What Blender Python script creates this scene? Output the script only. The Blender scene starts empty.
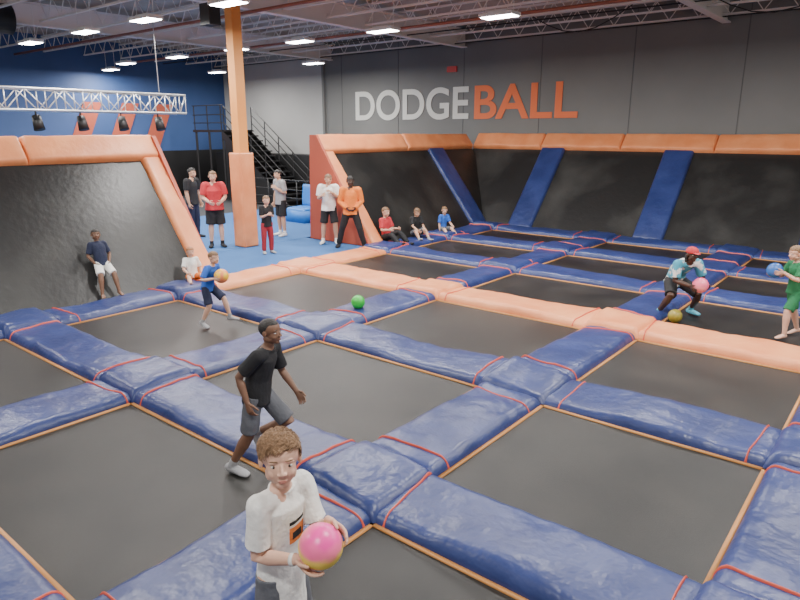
import bpy,math,random
from mathutils import Vector,Matrix,noise
random.seed(4)
COL=bpy.context.scene.collection
V=Vector
# ------------------------------------------------------------ materials
def M(name,col,rough=.5,nscale=0,col2=None,bump=0,bscale=20,metal=0,spec=.5,emis=0,stretch=(1,1,1),lo=.35,hi=.7,detail=6,coat=0,dist=.02):
    m=bpy.data.materials.new(name);m.use_nodes=True
    nt=m.node_tree;N=nt.nodes;L=nt.links;b=N['Principled BSDF']
    c=tuple(col)+(1,)
    b.inputs['Base Color'].default_value=c;b.inputs['Roughness'].default_value=rough
    b.inputs['Metallic'].default_value=metal;b.inputs['Specular IOR Level'].default_value=spec
    b.inputs['Coat Weight'].default_value=coat
    if emis:
        b.inputs['Emission Color'].default_value=c;b.inputs['Emission Strength'].default_value=emis
    tc=N.new('ShaderNodeTexCoord');mp=N.new('ShaderNodeMapping');mp.inputs['Scale'].default_value=stretch
    L.new(tc.outputs['Object'],mp.inputs[0])
    if nscale:
        n=N.new('ShaderNodeTexNoise');n.inputs['Scale'].default_value=nscale;n.inputs['Detail'].default_value=detail
        L.new(mp.outputs[0],n.inputs['Vector'])
        r=N.new('ShaderNodeValToRGB');r.color_ramp.elements[0].position=lo;r.color_ramp.elements[1].position=hi
        r.color_ramp.elements[0].color=c;r.color_ramp.elements[1].color=tuple(col2)+(1,)
        L.new(n.outputs['Fac'],r.inputs[0]);L.new(r.outputs[0],b.inputs['Base Color'])
    if bump:
        n2=N.new('ShaderNodeTexNoise');n2.inputs['Scale'].default_value=bscale;n2.inputs['Detail'].default_value=3
        L.new(mp.outputs[0],n2.inputs['Vector'])
        bp=N.new('ShaderNodeBump');bp.inputs['Strength'].default_value=bump;bp.inputs['Distance'].default_value=dist
        L.new(n2.outputs['Fac'],bp.inputs['Height']);L.new(bp.outputs[0],b.inputs['Normal'])
    return m
BLUE=M('vinyl_blue',(.017,.030,.120),.36,1.6,(.030,.048,.170),.7,5,dist=.03)
ORANGE=M('vinyl_orange',(.70,.23,.085),.45,2,(.80,.31,.13),.5,4,dist=.03)
RED=M('strap_red',(.62,.09,.05),.5)
MAT=M('trampoline_mesh',(.009,.009,.0085),.42,1.1,(.030,.028,.025),.2,300,spec=.4,lo=.4,hi=.8,detail=10)
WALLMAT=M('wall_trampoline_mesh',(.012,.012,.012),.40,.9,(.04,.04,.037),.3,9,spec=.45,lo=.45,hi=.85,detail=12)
WALLMAT2=M('wall_trampoline_mesh_scuff_glare',(.018,.018,.018),.34,.6,(.085,.085,.08),.3,9,spec=.5,lo=.46,hi=.90,detail=12)  # pale blotches: scuffs plus whitish glare put into the base colour
TRIM=M('trim_orange',(.50,.22,.06),.5)
CARPET=M('carpet_blue',(.03,.11,.30),.95,40,(.05,.16,.38),.3,80)
DARKFLOOR=M('carpet_dark',(.03,.032,.036),.9,30,(.06,.06,.065))
GRAY=M('paint_gray',(.155,.158,.153),.7,.5,(.18,.182,.175),.05,60)
LGRAY=M('paint_light_gray',(.40,.40,.39),.7,.5,(.44,.44,.43))
BLUEW=M('paint_blue',(.035,.080,.22),.6,.4,(.05,.10,.27))
CEIL=M('ceiling_deck',(.40,.34,.29),.8,1.2,(.50,.44,.38),.2,5)
STEEL=M('joist_white',(.72,.69,.65),.6)
ALU=M('aluminium',(.7,.7,.7),.35,metal=.8)
BLACK=M('black_metal',(.012,.012,.013),.5)
SEAM=M('seam_dark',(.10,.10,.10),.7)
DKRED=M('panel_red',(.42,.085,.045),.55)
POLE=M('column_orange',(.70,.27,.06),.5,1,(.75,.31,.08))
LAMP=M('lamp_lens',(1,.98,.95),.5,emis=30)
WHITE=M('white_paint',(.75,.75,.72),.5)
TXW=M('letter_white',(.62,.62,.58),.6)
TXO=M('letter_orange',(.75,.16,.05),.6)
# ------------------------------------------------------------ mesh builder
class MB:
    def __init__(s): s.v=[];s.f=[];s.m=[]
    def add(s,vs,fs,mi=0):
        o=len(s.v);s.v+=[tuple(x) for x in vs];s.f+=[tuple(i+o for i in f) for f in fs];s.m+=[mi]*len(fs)
    def box(s,c,d,mi=0,rot=None):
        c=V(c);vs=[]
        for x in(-.5,.5):
            for y in(-.5,.5):
                for z in(-.5,.5):
                    p=V((x*d[0],y*d[1],z*d[2]))
                    if rot: p=rot@p
                    vs.append(c+p)
        s.add(vs,[(0,1,3,2),(4,6,7,5),(0,4,5,1),(2,3,7,6),(0,2,6,4),(1,5,7,3)],mi)
    def tube(s,pts,rads,side=None,n=14,flat=False,mi=0):
        pts=[V(p) for p in pts];rr=[(r,r) if not isinstance(r,(tuple,list)) else r for r in rads]
        k=len(pts);T=[]
        for i in range(k):
            t=(pts[min(i+1,k-1)]-pts[max(i-1,0)]);T.append(t.normalized())
        if side is None:
            side=V((1,0,0)) if abs(T[0].x)<.8 else V((0,1,0))
        side=V(side);rings=[]
        def ring(c,t,a,b):
            sx=(side-t*side.dot(t));
            if sx.length<1e-4: sx=t.orthogonal()
            sx.normalize();sy=t.cross(sx)
            return [c+sx*(a*math.cos(2*math.pi*j/n))+sy*(b*math.sin(2*math.pi*j/n)) for j in range(n)]
        if flat: rings=[ring(pts[i],T[i],*rr[i]) for i in range(k)];a0=pts[0];a1=pts[-1]
        else:
            r0=min(rr[0]);r1=min(rr[-1])
            for d,sc in((.85,.5),(.5,.86)): rings.append(ring(pts[0]-T[0]*r0*d,T[0],rr[0][0]*sc,rr[0][1]*sc))
            for i in range(k): rings.append(ring(pts[i],T[i],*rr[i]))
            for d,sc in((.5,.86),(.85,.5)): rings.append(ring(pts[-1]+T[-1]*r1*d,T[-1],rr[-1][0]*sc,rr[-1][1]*sc))
            a0=pts[0]-T[0]*r0;a1=pts[-1]+T[-1]*r1
        vs=[p for r in rings for p in r];R=len(rings);fs=[]
        for i in range(R-1):
            for j in range(n):
                j2=(j+1)%n;fs.append((i*n+j,i*n+j2,(i+1)*n+j2,(i+1)*n+j))
        vs+= [a0,a1];q=len(vs)
        for j in range(n):
            j2=(j+1)%n;fs.append((q-2,j2,j));fs.append((q-1,(R-1)*n+j,(R-1)*n+j2))
        s.add(vs,fs,mi)
    def ell(s,c,r,rot=None,n=16,m=10,fn=None,mi=0):
        c=V(c);vs=[];fs=[]
        for i in range(m+1):
            ph=math.pi*i/m
            for j in range(n):
                th=2*math.pi*j/n
                d=V((math.sin(ph)*math.cos(th),math.sin(ph)*math.sin(th),math.cos(ph)))
                k=fn(d) if fn else 1
                p=V((d.x*r[0]*k,d.y*r[1]*k,d.z*r[2]*k))
                if rot: p=rot@p
                vs.append(c+p)
                if i in(0,m): break
        for j in range(n):
            j2=(j+1)%n
            fs.append((0,1+j,1+j2))
            for i in range(m-2): a=1+i*n;fs.append((a+j,a+n+j,a+n+j2,a+j2))
            a=1+(m-2)*n;fs.append((a+j,len(vs)-1,a+j2))
        s.add(vs,fs,mi)
    def cushion(s,A,eu,ev,thick,mi=0,res=.09,r=.11,wob=.45,wr=.012):
        A=V(A);eu=V(eu);ev=V(ev);nrm=eu.cross(ev).normalized()
        def sp(Ln):
            rr=min(r,Ln*.45);n=max(2,int((Ln-2*rr)/res))
            e=[0,.06*rr,.2*rr,.4*rr,.68*rr];return e+[rr+(Ln-2*rr)*i/n for i in range(n+1)]+[Ln-x for x in reversed(e)],rr
        def pr(t,Ln,rr):
            d=min(t,Ln-t)/rr
            return 1 if d>=1 else math.sqrt(max(0,1-(1-d)**2))
        lu,lv=eu.length,ev.length;U,ru=sp(lu);W,rv=sp(lv);vs=[];fs=[]
        for a in U:
            for b in W:
                P=A+eu*(a/lu)+ev*(b/lv)
                base=1+wob*noise.noise(P*.9)+wob*.3*noise.noise(P*3.3)
                vs.append(P+nrm*((thick*base+wr*noise.noise(P*7))*pr(a,lu,ru)*pr(b,lv,rv)))
        k=len(W)
        for i in range(len(U)-1):
            for j in range(k-1): fs.append((i*k+j,(i+1)*k+j,(i+1)*k+j+1,i*k+j+1))
        s.add(vs,fs,mi)
    def out(s,name,mats,parent=None,vox=None,smooth=0,disp=None,shade=True,sub=0):
        me=bpy.data.meshes.new(name);me.from_pydata(s.v,[],s.f);me.update()
        if not isinstance(mats,(list,tuple)): mats=[mats]
        for m in mats: me.materials.append(m)
        me.polygons.foreach_set('material_index',s.m)
        ob=bpy.data.objects.new(name,me);COL.objects.link(ob)
        if vox or smooth:
            if vox:
                q=ob.modifiers.new('r','REMESH');q.mode='VOXEL';q.voxel_size=vox
            if smooth:
                q=ob.modifiers.new('s','SMOOTH');q.iterations=smooth;q.factor=.5
            dg=bpy.context.evaluated_depsgraph_get()
            me2=bpy.data.meshes.new_from_object(ob.evaluated_get(dg))
            ob.modifiers.clear();ob.data=me2;me=me2
            if not me.materials:
                for m in mats: me.materials.append(m)
        if disp:
            n=len(me.vertices);co=[0.0]*(3*n);no=[0.0]*(3*n)
            me.vertices.foreach_get('co',co);me.vertices.foreach_get('normal',no)
            for i in range(n):
                c=V(co[3*i:3*i+3]);d=disp(c)
                for k in range(3): co[3*i+k]+=no[3*i+k]*d
            me.vertices.foreach_set('co',co)
        me.polygons.foreach_set('use_smooth',[shade]*len(me.polygons));me.update()
        if parent: ob.parent=parent
        return ob
def empty(name,loc=(0,0,0),rz=0):
    e=bpy.data.objects.new(name,None);e.location=loc;e.rotation_euler=(0,0,rz);e.empty_display_size=.2;COL.objects.link(e);return e
# ------------------------------------------------------------ people
def skinm(n,c): return M('skin_'+n,c,.5,30,tuple(min(1,x*1.1) for x in c),.08,200)
SK_L=skinm('light',(.60,.36,.26));SK_T=skinm('tan',(.50,.29,.19));SK_B=skinm('brown',(.17,.085,.05));SK_D=skinm('dark',(.06,.03,.02))
EYEW=M('eye_white',(.58,.54,.50),.25);IRIS=M('iris_dark',(.05,.035,.025),.2);LIP=M('lips',(.45,.17,.13),.5);LIPD=M('lips_dark',(.14,.05,.04),.5)
def cloth(n,c): return M('cloth_'+n,c,.85,25,tuple(min(1,x*1.12) for x in c),.3,35)
CW=cloth('white',(.72,.71,.68));CK=cloth('black',(.012,.012,.014));CG=cloth('gray',(.10,.105,.12));CN=cloth('navy',(.015,.02,.05))
CB=cloth('blue',(.03,.12,.50));CR=cloth('red',(.45,.03,.04));CO=cloth('orange',(.75,.20,.03));CGR=cloth('green',(.015,.16,.06))
CT=cloth('teal',(.10,.38,.50));CSG=cloth('stone_gray',(.28,.28,.29));CSOCK=cloth('sock',(.30,.30,.31));CRP=cloth('maroon',(.30,.02,.03))
CTP=M('cloth_teal_print',(.06,.30,.42),.85,9,(.7,.7,.68),.3,35,lo=.5,hi=.56)
HB=M('hair_brown',(.13,.07,.035),.6,60,(.22,.13,.07),.5,90);HK=M('hair_black',(.010,.008,.007),.6,60,(.02,.016,.014),.5,90)
HS=M('hair_sandy',(.17,.095,.045),.6,60,(.27,.155,.08),.5,90);HR=M('hair_ginger',(.30,.12,.05),.6,60,(.4,.18,.08),.5,90)
def U3(x): return V(x).normalized()
def person(name,pos,face,H,skin,hairm,kid=True,lean=5,side=0,la=None,ra=None,ll=None,rl=None,pz=None,head=(0,5),
           shirt=CW,sleeve='s',hem=.06,bottom=CK,blen='s',shoes=None,vox=.006,lips=LIP,hair=dict(),hood=False,fat=1,cap=None,gfx=None,hands=None,hscale=1,strands=0,loose=1,eye=1):
    e=empty(name,pos,math.atan2(-face[0],face[1]))
    hh=(.152 if kid else .132)*hscale
    TH=.235 if kid else .245;SH=TH;sp=.285 if kid else .295;UA=.165;FA=.145;sw=.088 if kid else .108
    if kid: fat*=.93
    def rot(a,b): return Matrix.Rotation(math.radians(b),3,'Y')@Matrix.Rotation(math.radians(-a),3,'X')
    u=[rot(lean*k,side*k)@V((0,0,1)) for k in(.35,.8,1.1)]
    R3=rot(lean,side);rx=R3@V((1,0,0))
    P0=V((0,0,0));W=P0+u[0]*sp*.32;Cc=W+u[1]*sp*.36;NB=Cc+u[2]*sp*.32
    hl=P0+V((-.048,0,-.012));hr=P0+V((.048,0,-.012))
    def leg(h,s,sgn):
        s=s or ((sgn*.06,.02,-1),(sgn*.03,-.05,-1))
        k=h+U3(s[0])*TH;a=k+U3(s[1])*SH;fd=U3(s[2]) if len(s)>2 else U3((sgn*.25,1,0))
        up=(V((0,0,1))-fd*fd.z)
        if up.length<.2: up=(k-a)-fd*(k-a).dot(fd)
        up.normalize()
        return h,k,a,fd,up
    Lg=leg(hl,ll,-1);Rg=leg(hr,rl,1)
    feetz=[]
    for h,k,a,fd,up in(Lg,Rg):
        feetz.append(min((a-up*.045).z,(a-up*.045+fd*.1).z,(a-up*.045-fd*.03).z))
    if pz is None: off=-min(feetz)
    else: off=pz/H
    def wrist(S,s,sgn):
        s=s or dict(d=((sgn*.14,0,-1),(sgn*.02,.22,-1)))
        if 'ik' in s:
            T=V(s['ik']);d=T-S;D=min(d.length,(UA+FA)*.995);dh=d.normalized()
            ca=(UA*UA+D*D-FA*FA)/(2*UA*D);ca=max(-1,min(1,ca));hint=V(s.get('hint',(sgn*.6,-.6,-.6)));hint=(hint-dh*hint.dot(dh)).normalized()
            E=S+dh*UA*ca+hint*UA*math.sqrt(1-ca*ca);Wp=S+dh*D
        else:
            E=S+U3(s['d'][0])*UA;Wp=E+U3(s['d'][1])*FA
        fdir=(Wp-E).normalized();hd=U3(s.get('hd',fdir));n=V(s.get('n',(-sgn,.2,0)));n=(n-hd*n.dot(hd)).normalized()
        return S,E,Wp,hd,n,s.get('curl',22)
    def hold(c,r,dr,hd,sgn,hint=None,curl=15):
        dr=U3(dr);n=-dr;hd=V(hd);hd=(hd-n*hd.dot(n)).normalized()
        q=dict(ik=V(c)+dr*(r+.010)-hd*.034,n=n,hd=hd,curl=curl)
        if hint:q['hint']=hint
        return q
    SL=NB-u[2]*.022-rx*sw;SR=NB-u[2]*.022+rx*sw
    if hands:
        c,r,A,B=hands
        if A: la=hold(c,r,*A[:2],-1,*A[2:])
        if B: ra=hold(c,r,*B[:2],1,*B[2:])
    LA=wrist(SL,la,-1);RA=wrist(SR,ra,1)
    tr=lambda p:(V(p)+V((0,0,off)))*H
    def TB(mb,pts,rads,**k): mb.tube([tr(p) for p in pts],[(r*H,r*H) if not isinstance(r,tuple) else (r[0]*H,r[1]*H) for r in rads],**k)
    b=MB();f=fat
    TB(b,[P0-u[0]*.045,P0,W,Cc,NB-u[2]*.045,NB-u[2]*.01],[(.06,.05),(.083*f,.062*f),(.07*f,.055*f),(.082*f,.06*f),(.080,.050),(.048,.038)],side=rx,n=20)
    HM=Matrix.Rotation(math.radians(head[0]),3,'Z')@Matrix.Rotation(math.radians(-head[1]),3,'X')
    HBs=NB+(u[2]*.6+V((0,.15,.6))).normalized()*.032
    HC=HBs+HM@V((0,.10*hh,.47*hh))
    TB(b,[NB-u[2]*.03,HBs,HC-HM@V((0,.1*hh,.15*hh))],[.034,.029,.029],n=14)
    ar=.93 if kid else 1.08
    for S,E,Wp,hd,n,cu in(LA,RA):
        TB(b,[NB-u[2]*.03,S],[.034,.035*ar],n=12)
        m1=S.lerp(E,.5);m2=E.lerp(Wp,.3)
        TB(b,[S,m1,E,m2,Wp],[.034*ar,.030*ar,.0245*ar,.0255*ar,.0165*ar],n=14)
    for h,k,a,fd,up in(Lg,Rg):
        TB(b,[h,h.lerp(k,.5),k,k.lerp(a,.3),k.lerp(a,.7),a],[.052*f,.047*f,.034,.036,.026,.021],n=16)
        TB(b,[a-fd*.018-up*.02,a+fd*.03-up*.022,a+fd*.075-up*.030,a+fd*.1-up*.033],[(.02,.022),(.024,.022),(.029,.014),(.022,.010)],n=12,side=fd.cross(up))
    b.out('body',skin,e,vox=vox*.8,smooth=4)
    hb=MB()
    for (S,E,Wp,hd,n,cu),sgn in((LA,-1),(RA,1)):
        sd=hd.cross(n).normalized()
        ths=1 if sd.dot(V((0,.7,.7)))>0 else -1
        sd=sd*ths
        TB(hb,[Wp-hd*.012,Wp+hd*.012,Wp+hd*.045,Wp+hd*.054],[(.015,.013),(.018,.0115),(.0235,.0095),(.021,.008)],side=sd,n=14)
        for i,(o,Lf) in enumerate(((.018,.042),(.0062,.047),(-.0062,.043),(-.018,.034))):
            p=Wp+hd*.052+sd*o;pts=[p-hd*.012,p];d=(hd+sd*o*4).normalized()
            for j,sg in enumerate((.45,.32,.25)):
                ang=math.radians((cu+2*i)*(j+1));dd=d*math.cos(ang)+n*math.sin(ang)
                p=p+dd*Lf*sg;pts.append(p)
            TB(hb,pts,[.0056,.0056,.0052,.0048,.0042],n=8)
        p=Wp+hd*.014+sd*.014
        d1=(hd*.65+sd*.7+n*.25).normalized();d2=(hd*.85+sd*.3+n*.45).normalized()
        TB(hb,[p-d1*.006,p+d1*.022,p+d1*.022+d2*.018,p+d1*.022+d2*.034],[.0085,.0072,.006,.005],n=8)
    hb.out('hands',skin,e,vox=max(.0019*H,.0028),smooth=2)
    rn=noise.noise
    L=loose
    s=MB();o=.012*L
    TB(s,[P0-u[0]*hem,P0,W,Cc,NB-u[2]*.05,NB-u[2]*.014,NB+u[2]*.004],[((.090*f+o*1.4),(.068*f+o*1.4)),((.086*f+o),(.064*f+o)),((.078*f+o),(.06*f+o)),((.082*f+o),(.062*f+o)),(.078+o,.052+o*.8),(.056,.043),(.041,.037)],side=rx,n=24,flat=True)
    rq=[tr(NB+u[2]*.006+R3@V((.036*math.cos(t*math.pi/8),.034*math.sin(t*math.pi/8)+.002,-.006*math.sin(t*math.pi/8)))) for t in range(17)]
    s.tube(rq,[.0065*H]*17,n=8)
    for S,E,Wp,hd,n,cu in(LA,RA):
        TB(s,[NB-u[2]*.032,S],[.038,.042*ar],n=14)
        if sleeve=='s': TB(s,[S,S.lerp(E,.45),S.lerp(E,.80)],[.042*ar,.042*ar*L**.3,.043*ar*L**.3],n=16,flat=True)
        elif sleeve=='l':
            TB(s,[S,S.lerp(E,.5),E,E.lerp(Wp,.4),E.lerp(Wp,.93)],[.042*ar,.040*ar,.036*ar,.034*ar,.026*ar],n=16)
    if hood:
        TB(s,[NB-u[2]*.02-rx*.05,NB-R3@V((0,.055,-.005)),NB-u[2]*.02+rx*.05],[.03,.042,.03],n=12)
    s.out('shirt',gfx or shirt,e,vox=vox,smooth=3,disp=lambda c:.006*H*rn(c*9/H)+.004*H*rn(V((c.x*24,c.y*24,c.z*9+c.x*8))/H))
    s=MB()
    TB(s,[P0-u[0]*.055,P0,P0+u[0]*.06],[(.072*f,.06*f),(.092*f,.068*f),(.084*f,.062*f)],side=rx,n=20)
    for h,k,a,fd,up in(Lg,Rg):
        if blen=='s': TB(s,[h+(h-k)*.05,h.lerp(k,.4),h.lerp(k,.92)],[.058*f,.058*f,.056*f],n=18,flat=True)
        else: TB(s,[h+(h-k)*.05,h.lerp(k,.5),k,k.lerp(a,.5),k.lerp(a,.97)],[.058,.052,.043,.042,.036],n=18,flat=True)
    s.out('trousers' if blen=='l' else 'shorts',bottom,e,vox=vox,smooth=3,disp=lambda c:.006*H*rn(c*8/H+V((3,3,3)))+.003*H*rn(c*25/H))
    if shoes:
        s=MB()
        for h,k,a,fd,up in(Lg,Rg):
            g=fd.cross(up)
            TB(s,[a-fd*.022-up*.022,a+fd*.03-up*.024,a+fd*.078-up*.029,a+fd*.106-up*.032],[(.025,.026),(.028,.025),(.033,.018),(.026,.014)],n=14,side=g)
            TB(s,[a-up*.01,a.lerp(k,.14)],[.026,.0255],n=14)
        s.out('socks' if shoes is CSOCK else 'shoes',shoes,e,vox=vox*.8,smooth=3)
    sc=hh*H
    hp=lambda p:tr(HC)+HM@(V(p)*sc)
    hs=lambda *p:tuple(x*sc for x in p)
    h=MB()
    h.ell(hp((0,-.06,.12)),hs(.365,.43,.37),HM,28,18)
    h.ell(hp((0,.10,-.12)),hs(.285,.315,.35),HM,24,16)
    h.ell(hp((0,.26,-.37)),hs(.13,.12,.10),HM)
    for q in(-1,1):
        h.ell(hp((q*.15,.24,-.16)),hs(.11,.12,.12),HM)
        h.ell(hp((q*.375,-.04,-.03)),hs(.035,.085,.125),HM@Matrix.Rotation(q*.35,3,'Z'))
        h.ell(hp((q*.055,.43,-.125)),hs(.040,.05,.034),HM)
        h.ell(hp((q*.15,.335,.085)),hs(.10,.040,.030),HM)
        h.ell(hp((q*.22,-.0,-.26)),hs(.08,.22,.12),HM)
    h.tube([hp((0,.37,.04)),hp((0,.43,-.05)),hp((0,.465,-.11))],[.030*sc,.036*sc,.044*sc],n=10)
    h.ell(hp((0,.37,-.275)),hs(.10,.045,.055),HM)
    h.out('head',skin,e,vox=max(.015*sc,.003),smooth=3)
    for nm,mt,fn in(('eyes',EYEW,lambda q:((q*.145,.306,.0),(.060,.060,.032))),('irises',IRIS,lambda q:((q*.145,.341,.0),(.029,.030,.027))),('eyebrows',hairm,lambda q:((q*.15,.364,.118),(.085,.018,.012)))):
        z=MB()
        for q in(-1,1):
            c,r=fn(q);z.ell(hp(c),hs(*r),HM@Matrix.Rotation(-q*.25,3,'Z'))
        z.out(nm,mt,e)
    z=MB();z.ell(hp((0,.405,-.262)),hs(.085,.022,.015),HM);z.ell(hp((0,.402,-.292)),hs(.07,.025,.018),HM);z.out('mouth',lips,e)
    fh=hair.get('front',.24);sd_=hair.get('side',-.05);bk=hair.get('back',-.30);tk=hair.get('t',.09);nz=hair.get('n',.05)
    def hf(d):
        x,y,zz=d.x*.365,d.y*.43-.06,d.z*.37+.12
        line=(fh if y>.12 else sd_+(fh-sd_)*max(0,(y+.02)/.14) if y>-.02 else bk+(sd_-bk)*max(0,(y+.30)/.28) if y>-.30 else bk)
        m=max(0,min(1,(zz-line)/.07+.5))
        return .93+m*(.07+tk*(0.6+.4*max(0,d.z))+nz*noise.noise(d*9)+nz*.6*noise.noise(V((d.x*30,d.y*8,d.z*14))))
    z=MB();z.ell(hp((0,-.06,.12)),hs(.365,.43,.37),HM,56,40,fn=hf)
    if strands:
        for i in range(strands):
            d=V((random.gauss(0,1),random.gauss(0,1),random.gauss(.5,1))).normalized()
            if hf(d)<1.02 : continue
            P=V((d.x*.365,d.y*.43-.06,d.z*.37+.12))*1.03
            fl=V((.55,.75,-.15))+V((random.uniform(-.15,.15),random.uniform(-.15,.15),random.uniform(-.1,.1)))
            if d.z<.3: fl=V((0,.25,-1))+V((random.uniform(-.2,.2),)*3)
            fl=(fl-d*fl.dot(d)).normalized()
            ln=random.uniform(.14,.28)*(1 if d.z>.3 else .5)
            if P.y>.15: ln*=.55
            pts=[P,P+d*.035+fl*ln*.4,P+d*.025+fl*ln*.8,P-d*.01+fl*ln]
            z.tube([hp(p) for p in pts],[.011*sc,.010*sc,.007*sc,.003*sc],n=4)
    if hair.get('long'):
        for q in range(14):
            a=math.pi*(1.05+.9*q/13);p=V((.36*math.cos(a),.36*math.sin(a)-.05,.0))
            z.tube([hp(p*.9),hp(p*1.08+V((0,-.02,-.3))),hp(p*1.0+V((0,-.03,-hair['long'])))],[.09*sc,.075*sc,.03*sc],n=8)
    if hair.get('bun'): z.ell(hp((0,-.45,.35)),hs(.17,.17,.16),HM)
    z.out('hair',hairm,e)
    if cap:
        z=MB();z.ell(hp((0,-.05,.17)),hs(.43,.50,.40),HM,28,16,fn=lambda d:1 if d.z>-.1 else .85)
        z.tube([hp((0,.3,.2)),hp((0,.5,.17)),hp((0,.68,.12))],[(.3*sc,.03*sc),(.27*sc,.02*sc),(.17*sc,.012*sc)],side=HM@V((1,0,0)),n=18);z.out('cap',cap,e)
    mw=Matrix.Translation(pos)@Matrix.Rotation(e.rotation_euler[2],4,'Z')
    return e,(lambda p: mw@tr(p)),dict(LA=[tr(x) for x in LA[:3]],RA=[tr(x) for x in RA[:3]])
def ball(loc,r,mat,rot=(.9,.4,.3)):
    z=MB();z.ell((0,0,0),(r,r,r),n=40,m=24)
    z.tube([(0,0,-r*.985),(0,0,-r*1.004)],[r*.07,r*.06],n=12,mi=1)
    o=z.out('playground_ball',[mat,BLACK]);o.location=loc;o.rotation_euler=rot;return o
def ballm(n,c,c2,sc=3): return M('ball_'+n,c,.35,sc,c2,lo=.45,hi=.55,detail=1)
BG=ballm('green',(.02,.45,.04),(.04,.6,.06));BP=ballm('pink',(.85,.12,.25),(.9,.3,.35));BBL=ballm('blue',(.02,.10,.35),(.03,.16,.5));BY=ballm('orange_yellow',(.9,.55,.03),(.85,.25,.10),6)
BM=bpy.data.materials.new('ball_multicolour');BM.use_nodes=True
nt=BM.node_tree;b_=nt.nodes['Principled BSDF'];b_.inputs['Roughness'].default_value=.35
tc=nt.nodes.new('ShaderNodeTexCoord');sx=nt.nodes.new('ShaderNodeSeparateXYZ');nt.links.new(tc.outputs['Generated'],sx.inputs[0])
nz_=nt.nodes.new('ShaderNodeTexNoise');nz_.inputs['Scale'].default_value=1.6;nt.links.new(tc.outputs['Generated'],nz_.inputs['Vector'])
ad=nt.nodes.new('ShaderNodeMath');ad.operation='MULTIPLY_ADD';ad.inputs[1].default_value=.5;nt.links.new(nz_.outputs['Fac'],ad.inputs[0]);nt.links.new(sx.outputs['Z'],ad.inputs[2])
ad2=nt.nodes.new('ShaderNodeMath');ad2.operation='SUBTRACT';ad2.inputs[1].default_value=.25;nt.links.new(ad.outputs[0],ad2.inputs[0])
cr=nt.nodes.new('ShaderNodeValToRGB');nt.links.new(ad2.outputs[0],cr.inputs[0]);nt.links.new(cr.outputs[0],b_.inputs['Base Color'])
E_=cr.color_ramp.elements;E_[0].position=.18;E_[0].color=(.85,.08,.35,1);E_[1].position=.92;E_[1].color=(.82,.05,.33,1)
for p_,c_ in((.30,(.95,.30,.10,1)),(.42,(.95,.75,.10,1)),(.60,(.95,.62,.12,1)),(.70,(.95,.2,.32,1))):
    q=E_.new(p_);q.color=c_
# shirt with printed graphic
GFX=cloth('white_print',(.74,.73,.70));nt=GFX.node_tree;b_=nt.nodes['Principled BSDF']
src=b_.inputs['Base Color'].links[0].from_socket
tc=nt.nodes.new('ShaderNodeTexCoord');sx=nt.nodes.new('ShaderNodeSeparateXYZ');nt.links.new(tc.outputs['Object'],sx.inputs[0])
def rng(axis,a,b):
    m1=nt.nodes.new('ShaderNodeMath');m1.operation='COMPARE';m1.inputs[1].default_value=(a+b)/2;m1.inputs[2].default_value=(b-a)/2
    nt.links.new(sx.outputs[axis],m1.inputs[0]);return m1.outputs[0]
def mul(*s_):
    r=s_[0]
    for q in s_[1:]:
        m1=nt.nodes.new('ShaderNodeMath');m1.operation='MULTIPLY';nt.links.new(r,m1.inputs[0]);nt.links.new(q,m1.inputs[1]);r=m1.outputs[0]
    return r
def mix(fac,a,col):
    m1=nt.nodes.new('ShaderNodeMix');m1.data_type='RGBA';nt.links.new(fac,m1.inputs[0]);nt.links.new(a,m1.inputs[6]);m1.inputs[7].default_value=col;return m1.outputs[2]
fr=rng('Y',0.02,.6)
c1=mix(mul(fr,rng('X',-.08,.03),rng('Z',1.02,1.11)),src,(.75,.22,.05,1))
c1=mix(mul(fr,rng('X',-.06,.01),rng('Z',1.04,1.08)),c1,(.02,.02,.02,1))
c1=mix(mul(fr,rng('X',-.08,.03),rng('Z',1.125,1.145)),c1,(.02,.02,.02,1))
nt.links.new(c1,b_.inputs['Base Color'])

PADZ=.13
# 1 foreground boy
Hf=1.6
bc=(.03,.205,.175)
e,w,J=person('boy',(-2.25,1.80,0),(1,.06),Hf,SK_L,HS,lean=4,head=(-40,-3),shirt=CW,gfx=GFX,hem=.19,bottom=CG,vox=.006,hscale=1.04,fat=.92,
  hands=(bc,.066,((-.85,.1,.3),(.1,1,-.15),(-.3,-.3,-1)),((.55,-.3,-.75),(-.2,.95,.1),(.2,-.6,-.7))),strands=4200,hair=dict(front=.27,side=.04,back=-.28,t=.03,n=.02),loose=.95,shoes=CSOCK)
ball(w(bc),.066*Hf,BM,(.25,.5,0))
z=MB();a_,b2=J['RA'][1],J['RA'][2];p=a_.lerp(b2,.88);d=(b2-a_).normalized();z.tube([p-d*.009,p+d*.009],[.031,.030],n=20,flat=True);z.out('wristband',WHITE,e)
# 2 running boy
person('boy',(-4.26,3.25,0),(.93,.36),1.56,SK_B,HK,lean=22,head=(-5,0),shirt=CK,hem=.05,bottom=CG,vox=.007,lips=LIPD,shoes=CSOCK,loose=1.15,hscale=.93,
  ll=((-.05,.70,-.78),(-.02,-.92,-.42),(0,.5,-.85)),rl=((.05,-.16,-1),(.04,-.50,-.86),(.1,1,-.1)),la=dict(d=((-.25,.1,-.95),(.1,.65,-.75))),ra=dict(d=((.25,-.65,-.75),(.1,.35,-.9))),hair=dict(front=.30,t=.03,n=.02,side=.02))
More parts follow.
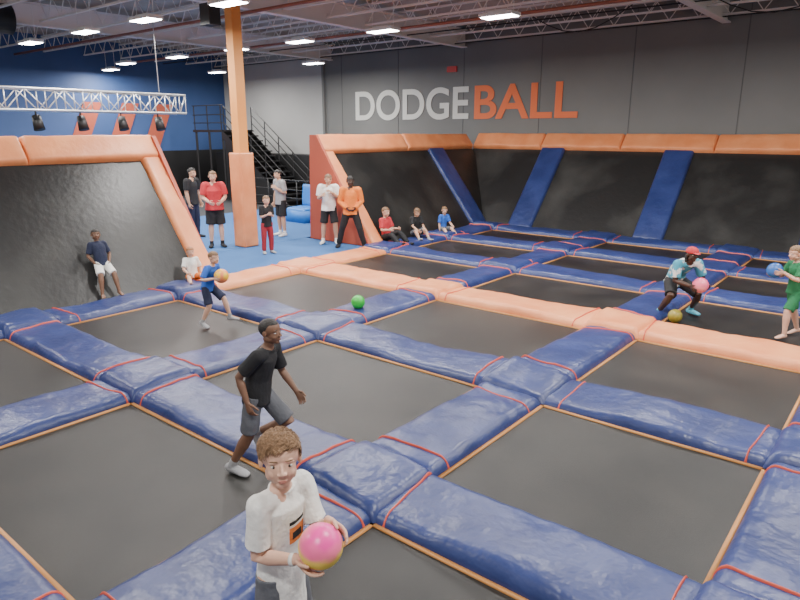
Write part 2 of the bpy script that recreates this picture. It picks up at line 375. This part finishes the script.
# 3 girl leaning on wall
person('girl',(-11.36,5.38,PADZ),(1,-.12),1.33,SK_B,HK,lean=-26,head=(-10,-8),shirt=CN,hem=.04,bottom=CW,vox=.009,lips=LIPD,shoes=None,
  ll=((-.15,.8,-.55),(-.05,.32,-.94),(-.1,1,-.1)),rl=((.18,.8,-.55),(.12,.25,-.94),(.2,1,-.1)),la=dict(d=((-.3,.1,-.9),(.3,.6,-.55))),ra=dict(d=((.3,.1,-.9),(-.3,.6,-.55))),hair=dict(bun=1,t=.07))
# 4 kid sitting
person('child',(-10.95,6.95,PADZ),(1,-.35),1.25,SK_L,HR,lean=-8,head=(5,5),shirt=CW,hem=.02,bottom=CO,vox=.009,pz=.10,
  ll=((-.2,.95,.22),(-.05,.9,-.42),(-.1,.5,.8)),rl=((.25,.95,.2),(.1,.9,-.42),(.1,.5,.8)),la=dict(d=((-.3,-.1,-.9),(-.1,.5,-.75))),ra=dict(d=((.3,.5,-.8),(-.2,.8,-.3))))
# 5 boy blue shirt
e,w,J=person('boy',(-8.45,5.62,0),(.93,.25),1.26,SK_L,HB,lean=26,head=(0,5),shirt=CB,hem=.05,bottom=CN,vox=.008,shoes=CSOCK,
  ll=((-.1,.75,-.65),(-.1,.25,-.95)),rl=((.1,.25,-.95),(.1,-.45,-.9),(.1,1,-.35)),hands=((.02,.24,.15),.088,((-.8,-.1,-.2),(.1,1,0)),((.8,-.1,-.2),(-.1,1,0))))
ball(w((.02,.24,.15)),.088*1.26,BY)
FZ=.06
person('man',(-14.15,9.80,FZ),(.85,-.5),1.96,SK_L,HB,kid=False,lean=2,head=(0,8),shirt=CR,hem=.05,bottom=CK,vox=.011,fat=1.18,shoes=CK,la=dict(d=((-.2,.1,-1),(.4,.75,-.3))),ra=dict(d=((.2,.1,-1),(-.4,.75,-.3))),loose=1.3)
person('man',(-15.9,10.3,FZ),(.8,.3),1.95,SK_T,HK,kid=False,lean=2,shirt=CK,bottom=CN,blen='l',vox=.012,shoes=CK)
person('boy',(-12.40,10.05,FZ),(.9,-.3),1.44,SK_L,HB,lean=3,shirt=CK,bottom=CRP,blen='l',vox=.009,shoes=CSOCK,la=dict(d=((-.1,.1,-1),(.4,.7,.3))),ra=dict(d=((.1,.1,-1),(-.4,.7,.3))))
person('teenager',(-14.25,12.1,FZ),(-.2,-.9),1.88,SK_T,HK,kid=False,lean=3,shirt=CSG,bottom=CK,vox=.011,shoes=CW,la=dict(d=((-.2,-.1,-1),(.3,.6,.4))))
person('teenager',(-12.2,12.0,FZ),(.7,-.7),1.86,SK_T,HB,kid=False,lean=4,head=(10,12),shirt=CW,bottom=CK,vox=.010,shoes=CW,loose=1.3,la=dict(d=((-.25,.2,-1),(.7,.5,.6))),ra=dict(d=((.2,.1,-1),(-.3,.8,.3))),
  ll=((-.15,.2,-1),(-.05,-.15,-1)),rl=((.12,.0,-1),(.08,-.1,-1)))
person('man',(-11.35,11.95,FZ),(.7,-.7),1.88,SK_D,HK,kid=False,lean=4,shirt=CO,sleeve='l',bottom=CK,blen='l',vox=.010,shoes=CK,hood=True,loose=1.4,lips=LIPD,la=dict(d=((-.25,-.05,-1),(.55,.6,-.5))),ra=dict(d=((.25,-.05,-1),(-.55,.6,-.5))),
  ll=((-.3,.25,-1),(-.25,-.15,-1)),rl=((.3,-.1,-1),(.25,-.25,-1)),hair=dict(t=.14,n=.12))
sit=dict(ll=((-.15,.9,.38),(-.05,.75,-.68),(-.1,.8,.3)),rl=((.2,.95,.25),(.1,.85,-.52),(.1,.7,.5)))
person('boy',(-11.05,13.0,PADZ),(1,-.1),1.68,SK_L,HB,lean=-8,shirt=CR,bottom=CK,hem=.02,blen='l',vox=.011,pz=.13,shoes=CK,la=dict(d=((-.2,.3,-.9),(.1,.8,.1))),ra=dict(d=((.2,.3,-.9),(-.1,.8,.1))),**sit)
person('boy',(-10.95,14.15,PADZ),(1,-.5),1.52,SK_T,HB,lean=8,head=(0,20),shirt=CK,bottom=CG,hem=.02,vox=.011,pz=.11,shoes=CSOCK,la=dict(d=((-.1,.5,-.8),(.2,.7,-.3))),ra=dict(d=((.1,.5,-.8),(-.2,.7,-.3))),**sit)
person('child',(-10.75,15.2,PADZ),(1,-.4),1.4,SK_L,HS,lean=12,head=(-20,10),shirt=CB,bottom=CG,hem=.02,vox=.011,pz=.12,shoes=None,ll=((-.1,.9,.1),(-.05,.7,-.5),(0,1,-.2)),rl=((.2,.9,.05),(.1,.7,-.5),(0,1,-.2)),la=dict(d=((-.1,.4,-.8),(.1,.8,-.3))))
# crouching player
bc=(-.03,.36,.02)
e,w,J=person('teenager',(-2.98,10.95,0),(.75,-.65),1.68,SK_D,HK,kid=False,lean=58,head=(0,0),shirt=CTP,hem=.04,bottom=CK,vox=.009,shoes=CT,lips=LIPD,cap=CR,hair=dict(long=.55,t=.08,n=.1),
  ll=((-.4,.85,-.42),(-.12,-.62,-.78)),rl=((.45,.8,-.45),(.1,-.58,-.8)),hands=(bc,.072,((-.85,-.2,-.1),(.1,.9,-.3)),((.8,-.2,-.3),(-.1,.9,-.3))))
ball(w(bc),.072*1.68,BP)
e,w,J=person('boy',(-1.22,10.75,0),(-.75,-.65),1.42,SK_L,HS,lean=8,head=(0,10),shirt=CGR,bottom=CGR,hem=.04,vox=.008,shoes=None,loose=1.3,
  ll=((-.12,.45,-.9),(-.1,.05,-1)),rl=((.1,-.25,-.95),(.1,-.35,-.9),(.1,1,-.25)),hands=((.02,.24,.20),.078,((-.85,-.1,-.1),(.1,1,0)),((.6,-.2,-.6),(-.1,1,0))))
ball(w((.02,.24,.20)),.078*1.42,BBL)
ball((-7.0,7.5,PADZ+.12),.115,BG)
ball((-2.78,10.45,.115),.11,M('ball_olive',(.25,.22,.03),.4,3,(.4,.3,.04)))

# ------------------------------------------------------------ court
XS=[-10.62,-6.99,-3.35,-.29,3.25];YS=[.957,3.68,6.56,9.60,12.44,15.1,17.56];Wd=.81;hw=Wd/2
HW=[hw,hw,hw,hw+.05,hw,hw,hw]
ORI=3
def strap_x(z,x,y,sk,h):
    z.cushion((x-.013,y-h-.006,0),(.028,0,0),(sk,2*h+.012,0),PADZ+.018,2,r=.115,res=.09)
def strap_y(z,x,y,sk):
    z.cushion((x-hw-.006,y-.013,0),(Wd+.012,sk,0),(0,.028,0),PADZ+.018,2,r=.115,res=.09)
RU=random.uniform
def pads_row(yi):
    y=YS[yi];z=MB();c=0 if yi!=ORI else 1;h=HW[yi]
    for i,x in enumerate(XS):
        z.cushion((x-hw-.04,y-h-.02,0),(Wd+.08,0,0),(0,2*h+.04,0),PADZ+.045,c)
        if i<len(XS)-1:
            x2=XS[i+1]
            z.cushion((x+hw-.05,y-h,0),(x2-x-Wd+.10,0,0),(0,2*h,0),PADZ,c)
            strap_x(z,x+hw+RU(.10,.2),y,RU(-.12,.12),h);strap_x(z,x2-hw-RU(.10,.2),y,RU(-.12,.12),h)
    return z.out('safety_pad_run',[BLUE,ORANGE,RED])
def pads_col(xi):
    x=XS[xi];z=MB()
    for j in range(len(YS)-1):
        a,b=YS[j]+HW[j],YS[j+1]-HW[j+1]
        c=1 if (xi==0 and j in(2,3) ) else 0
        z.cushion((x-hw,a-.05,0),(Wd,0,0),(0,b-a+.10,0),PADZ,c)
        strap_y(z,x,a+RU(.10,.2),RU(-.12,.12));strap_y(z,x,b-RU(.10,.2),RU(-.12,.12))
    z.cushion((x-hw,-3,0),(Wd,0,0),(0,YS[0]-hw+3,0),PADZ,0)
    return z.out('safety_pad_run',[BLUE,ORANGE,RED])
for i in range(len(YS)): pads_row(i)
for i in range(len(XS)): pads_col(i)
for i in range(len(XS)-1):
    for j in range(-1,len(YS)-1):
        x0,x1=XS[i]+hw,XS[i+1]-hw;y0=YS[j]+HW[j] if j>=0 else -3;y1=YS[j+1]-HW[j+1]
        z=MB();n=14
        vs=[];fs=[]
        for a in range(n+1):
            for b in range(n+1):
                u,v=a/n,b/n;vs.append((x0+(x1-x0)*u,y0+(y1-y0)*v,.012-.03*math.sin(math.pi*u)*math.sin(math.pi*v)))
        for a in range(n):
            for b in range(n): k=a*(n+1)+b;fs.append((k,k+n+1,k+n+2,k+1))
        z.add(vs,fs,0)
        t=.035
        for (cx,cy,dx,dy) in(((x0+x1)/2,y0+t/2,x1-x0,t),((x0+x1)/2,y1-t/2,x1-x0,t),(x0+t/2,(y0+y1)/2,t,y1-y0),(x1-t/2,(y0+y1)/2,t,y1-y0)):
            z.box((cx,cy,.012),(dx,dy,.03),1)
        z.out('trampoline',[MAT,TRIM])
# ------------------------------------------------------------ slanted trampoline walls
def slant(name,s0,s1,mp,stripes,endpads,mat):
    z=MB()
    z.add([mp(s0,0),mp(s1,0),mp(s1,1),mp(s0,1)],[(0,1,2,3)],0)
    def cush(a,b,h0,h1,th,mi):
        A=mp(a,h0);z.cushion(A,mp(b,h0)-A,mp(a,h1)-A,th,mi,wob=.25,r=.08)
    for s in stripes: cush(s-.42,s+.42,-.02,1.02,.10,2)
    for a,b in endpads: cush(a,b,-.02,1.02,.12,1)
    k=int((s1-s0)/2.6);k=max(1,k)
    for i in range(k): 
        a=s0+(s1-s0)*i/k;b=s0+(s1-s0)*(i+1)/k
        cush(a,b,1.0,1.2,.16,1)
    return z.out(name,[mat,ORANGE,BLUE])
BX=-11.05
def mk(name,y0,y1,stripes,ends,mat):
    mp=lambda s,h: V((BX-1.8*h,s,.06+2.33*h))
    return slant(name,y0,y1,mp,stripes,ends,mat)
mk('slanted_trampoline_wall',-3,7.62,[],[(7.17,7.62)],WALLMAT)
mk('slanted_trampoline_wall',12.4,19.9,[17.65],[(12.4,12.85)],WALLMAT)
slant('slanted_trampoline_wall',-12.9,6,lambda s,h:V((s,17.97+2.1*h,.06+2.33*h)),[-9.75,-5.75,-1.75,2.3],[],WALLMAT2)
z=MB()
pr=[(BX,.06),(-13.3,.06),(-13.2,2.9),(-12.95,2.9)]
z.add([(x,12.4,zz) for x,zz in pr]+[(x,12.32,zz) for x,zz in pr],[(0,1,2,3),(7,6,5,4),(0,4,5,1),(1,5,6,2),(2,6,7,3),(3,7,4,0)])
z.box((-13.26,16.1,1.4),(.08,7.4,2.7));z.out('wall_end_panel',DKRED,shade=False)
z=MB();z.add([(x,7.62,zz) for x,zz in pr]+[(x,7.54,zz) for x,zz in pr],[(0,3,2,1),(4,5,6,7),(0,1,5,4),(1,2,6,5),(2,3,7,6),(3,0,4,7)])
z.box((-13.26,2.2,1.4),(.08,10.7,2.7));z.out('wall_end_panel',DKRED,shade=False)
# ------------------------------------------------------------ room shell
def boxo(name,c,d,mat): z=MB();z.box(c,d);return z.out(name,mat,shade=False)
boxo('floor',(-12,8,-.12),(36,30,.1),DARKFLOOR)
z=MB();z.box((-16.7,12.1,.0),(6.4,9.2,.11));z.box((-12.25,9.97,.0),(2.45,4.65,.11));z.out('entrance_carpet',CARPET,shade=False)
boxo('wall_back',(-7.5,20.65,3.3),(27,.2,6.8),GRAY)
boxo('wall_back_left',(-24.6,20.7,3.3),(7.4,.2,6.8),LGRAY)
boxo('wall_left',(-28.3,8,3.3),(.2,26,6.8),BLUEW)
boxo('ceiling',(-12,8,6.75),(36,30,.1),CEIL)
boxo('trim_1',(-20.95,20.5,3.3),(.12,.12,6.6),GRAY)
z=MB()
for k in range(8): z.box((-19.9+3.1*k,20.545,3.3),(.022,.012,6.6))
z.out('trim_2',SEAM,shade=False)
def joist_mesh():
    z=MB();x0,x1=-28,6;z.box(((x0+x1)/2,0,.0),(x1-x0,.07,.05));z.box(((x0+x1)/2,0,.55),(x1-x0,.09,.05))
    x=x0;up=False
    while x<x1-.3:
        a=V((x,0,.55 if up else 0));b=V((x+.4,0,0 if up else .55));z.tube([a,b],[.013,.013],n=5,flat=True);x+=.4;up=not up
    return z
J0=joist_mesh().out('roof_joist',STEEL,shade=False);J0.location=(0,4,6.05)
for k in range(1,11):
    o=J0.copy();COL.objects.link(o);o.location=(0,4+1.6*k,6.05)
z=MB()
for x in(-20.5,-13.7,-5):
    z.box((x,8,5.92),(.22,26,.04));z.box((x,8,6.2),(.03,26,.55));z.box((x,8,6.5),(.22,26,.04))
z.out('roof_girder',STEEL,shade=False)
z=MB()
for y in(6.3,10.9,15.3): z.tube([(-28,y,5.85),(5,y,5.85)],[.04,.04],n=8,flat=True)
z.out('sprinkler_pipe',M('pipe_red',(.3,.10,.06),.5))
z=MB()
for y in(19.9,17.2): z.tube([(-28,y,5.98),(5,y,5.98)],[.02,.02],n=6,flat=True)
for x0 in(-9,-4.5,0):
    z.tube([(x0+t*.45,16.8,6.0-.5*math.sin(math.pi*t/6)) for t in range(7)],[.015]*7,n=5)
z.out('conduit',BLACK)
def lamp_mesh():
    z=MB();z.box((0,0,.06),(.85,.40,.07),0);z.box((0,0,.115),(.5,.2,.06),0);z.box((0,0,.02),(.78,.34,.02),1)
    for sx in(-.35,.35): z.tube([(sx,0,.12),(sx,0,.95)],[.008,.008],n=5,flat=True)
    return z
L0=None
spots=[(x,y) for y in(8.5,13.2) for x in(-24,-20.6,-17.3,-14.4,-11.3,-7.9,-4.1,-.6,2.8)]+[(x,y) for y in(3.8,-.8) for x in(-20.6,-14.4,-7.9,-1)]+[(x,17.6) for x in(-24.5,-18.5)]+[(-26.9,14.1),(-26.5,4)]
for i,(x,y) in enumerate(spots):
    if L0 is None: L0=lamp_mesh().out('ceiling_light',[WHITE,LAMP],shade=False);o=L0
    else: o=L0.copy();COL.objects.link(o)
    o.location=(x,y,5.42)
    ld=bpy.data.lights.new('lamp','AREA');ld.shape='RECTANGLE';ld.size=.8;ld.size_y=.36;ld.energy=220;ld.color=(1,.97,.93)
    lo=bpy.data.objects.new('lamp',ld);COL.objects.link(lo);lo.parent=o;lo.location=(0,0,-.02)
def text(s,x0,x1,mat):
    cu=bpy.data.curves.new('t','FONT');cu.body=s;cu.size=1;cu.extrude=.01;cu.offset=.018
    o=bpy.data.objects.new('wall_lettering',cu);COL.objects.link(o)
    dg=bpy.context.evaluated_depsgraph_get();me=bpy.data.meshes.new_from_object(o.evaluated_get(dg));COL.objects.unlink(o);bpy.data.objects.remove(o)
    xs=[v.co.x for v in me.vertices];ys=[v.co.y for v in me.vertices];a,b=min(xs),max(xs);c,d=min(ys),max(ys)
    for v in me.vertices:
        v.co=V((x0+(v.co.x-a)/(b-a)*(x1-x0),20.53-v.co.z,3.42+(v.co.y-c)/(d-c)*1.17))
    me.materials.clear();me.materials.append(mat)
    o=bpy.data.objects.new('wall_lettering',me);COL.objects.link(o)
text('DODGE',-19.1,-13.45,TXW);text('BALL',-13.2,-9.2,TXO)
z=MB();z.box((-14.2,20.5,5.2),(.42,.06,.2));z.out('exit_sign',M('sign_red',(.35,.03,.03),.4,emis=.15),shade=False)
z=MB();z.box((-13.7,10.4,3.3),(.27,.27,6.8));z.out('column_post',POLE,shade=False)
z=MB();q=.21
for (c,eu,ev) in(((-13.7-q,10.4-q,.06),(2*q,0,0),(0,0,2.4)),((-13.7+q,10.4-q,.06),(0,2*q,0),(0,0,2.4)),((-13.7+q,10.4+q,.06),(-2*q,0,0),(0,0,2.4)),((-13.7-q,10.4+q,.06),(0,-2*q,0),(0,0,2.4))):
    z.cushion(c,eu,ev,.03,0,r=.04,wob=.1,wr=.002)
z.box((-13.7,10.4,1.26),(2*q,2*q,2.4));z.out('column_padding',ORANGE)
z=MB();x,z0=-16,3.45;S=.46
for dx in(0,S):
    for dz in(0,S): z.tube([(x+dx,-1,z0+dz),(x+dx,10.1,z0+dz)],[.028,.028],n=8,flat=True)
y=-1;k=0
while y<10:
    y2=min(y+.42,10.1)
    for dx in(0,S): z.tube([(x+dx,y,z0+(S if k else 0)),(x+dx,y2,z0+(0 if k else S))],[.014,.014],n=5,flat=True)
    for dz in(0,S): z.tube([(x+(S if k else 0),y,z0+dz),(x+(0 if k else S),y2,z0+dz)],[.014,.014],n=5,flat=True)
    for a,b in(((0,0),(S,0)),((S,0),(S,S)),((S,S),(0,S)),((0,S),(0,0))): z.tube([(x+a[0],y2,z0+a[1]),(x+b[0],y2,z0+b[1])],[.014,.014],n=5,flat=True)
    y=y2;k=1-k
for yy in(1,5,9.5): z.tube([(x+S/2,yy,z0+S),(x+S/2,yy,6.7)],[.012,.012],n=5,flat=True)
z.out('lighting_truss',ALU)
for yy in(6.4,7.4,8.4,9.4):
    z=MB();z.tube([(x+.23,yy,z0-.02),(x+.23,yy,z0-.12)],[.02,.02],n=8);z.tube([(x+.23,yy,z0-.12),(x+.33,yy,z0-.42)],[.09,.12],n=16,flat=True);z.out('stage_spotlight',BLACK)
z=MB();n=14
for i in range(n):
    xx=-24.2+i*.3;zz=3.0-i*.215;z.box((xx,18.3,zz),(.32,1.5,.05));z.box((xx-.15,18.3,zz-.11),(.02,1.5,.2))
for yy in(17.55,19.05):
    z.add([(-24.35,yy-.03,3.05),(-20.1,yy-.03,0.0),(-20.4,yy-.03,-.05),(-24.35,yy-.03,2.7),(-24.35,yy+.03,3.05),(-20.1,yy+.03,0.0),(-20.4,yy+.03,-.05),(-24.35,yy+.03,2.7)],[(0,1,2,3),(7,6,5,4),(0,4,5,1),(3,2,6,7)])
    for i in range(0,n,3):
        xx=-24.2+i*.3;zz=3.0-i*.215;z.tube([(xx,yy,zz),(xx,yy,zz+1.05)],[.025,.025],n=6,flat=True)
    for hh_ in(.35,.7,1.05): z.tube([(-24.2,yy,3+hh_),(-20.3,yy,.2+hh_)],[.022,.022],n=6,flat=True)
z.add([(-24.3,17.6,2.9),(-20.3,17.6,.06),(-24.3,17.6,.0)],[(0,1,2)])
z.box((-25.4,18.3,3.0),(2.2,1.6,.1))
for xx in(-26.4,-25.4,-24.4): z.tube([(xx,17.55,3),(xx,17.55,4.1)],[.025,.025],n=6,flat=True);z.tube([(xx,17.6,0),(xx,17.6,3)],[.05,.05],n=6,flat=True)
for hh_ in(.35,.7,1.1): z.tube([(-26.5,17.55,3+hh_),(-24.2,17.55,3+hh_)],[.022,.022],n=6,flat=True)
z.out('staircase',BLACK,shade=False)
boxo('under_stair_enclosure',(-23.3,19.7,1.0),(8,1.0,2.0),BLACK)
z=MB()
for k in range(9):
    xx=-21+k*.8;z.tube([(xx,15.9,0.05),(xx,15.9,1.25)],[.025,.025],n=6,flat=True)
for hh_ in(.3,.6,.9,1.25): z.tube([(-21,15.9,hh_),(-14.6,15.9,hh_)],[.02,.02],n=6,flat=True)
z.out('guard_railing',BLACK)
z=MB();z.cushion((-16.5,14.2,.45),(.9,0,0),(0,.9,0),.08,0);z.box((-16.05,14.65,.25),(.9,.9,.4));z.cushion((-16.5,15.0,.5),(.9,0,0),(0,.05,.75),.1,0);z.box((-16.05,15.07,.6),(.9,.14,1.2));z.out('foam_seat',M('seat_blue',(.02,.16,.5),.5))
z=MB()
for a in range(3):
    y0=12.5+a*1.7;z.add([(-28.15,y0,2.2),(-28.15,y0+.8,2.2),(-28.15,y0+1.7,4.2),(-28.15,y0+.9,4.2)],[(0,1,2,3)])
z.out('wall_mural',DKRED,shade=False)
boxo('wall_band',(-28.1,8,1.0),(.1,25,2.2),BLACK)
z=MB();z.tube([(-20.5,5,6.0),(-20.5,8,6.0)],[.4,.4],n=20,flat=True);z.out('air_duct',BLACK)
z=MB();z.box((-13.2,9.4,5.55),(.35,.3,.45));z.tube([(-13.2,9.4,5.7),(-13.2,9.4,6.7)],[.02,.02],n=6);z.out('speaker',BLACK,shade=False)
# ------------------------------------------------------------ world / camera
w=bpy.data.worlds.new('w');bpy.context.scene.world=w;w.use_nodes=True
w.node_tree.nodes['Background'].inputs[0].default_value=(1,.98,.95,1);w.node_tree.nodes['Background'].inputs[1].default_value=.6  # even ambient fill light, added; comes in through the unbuilt near side
cd=bpy.data.cameras.new('camera');c=bpy.data.objects.new('camera',cd);COL.objects.link(c);bpy.context.scene.camera=c
cd.sensor_width=36;cd.lens=36*636.6/800;cd.clip_end=200
c.location=(0,0,3);c.rotation_euler=(math.pi/2-.2595,0,.6828)
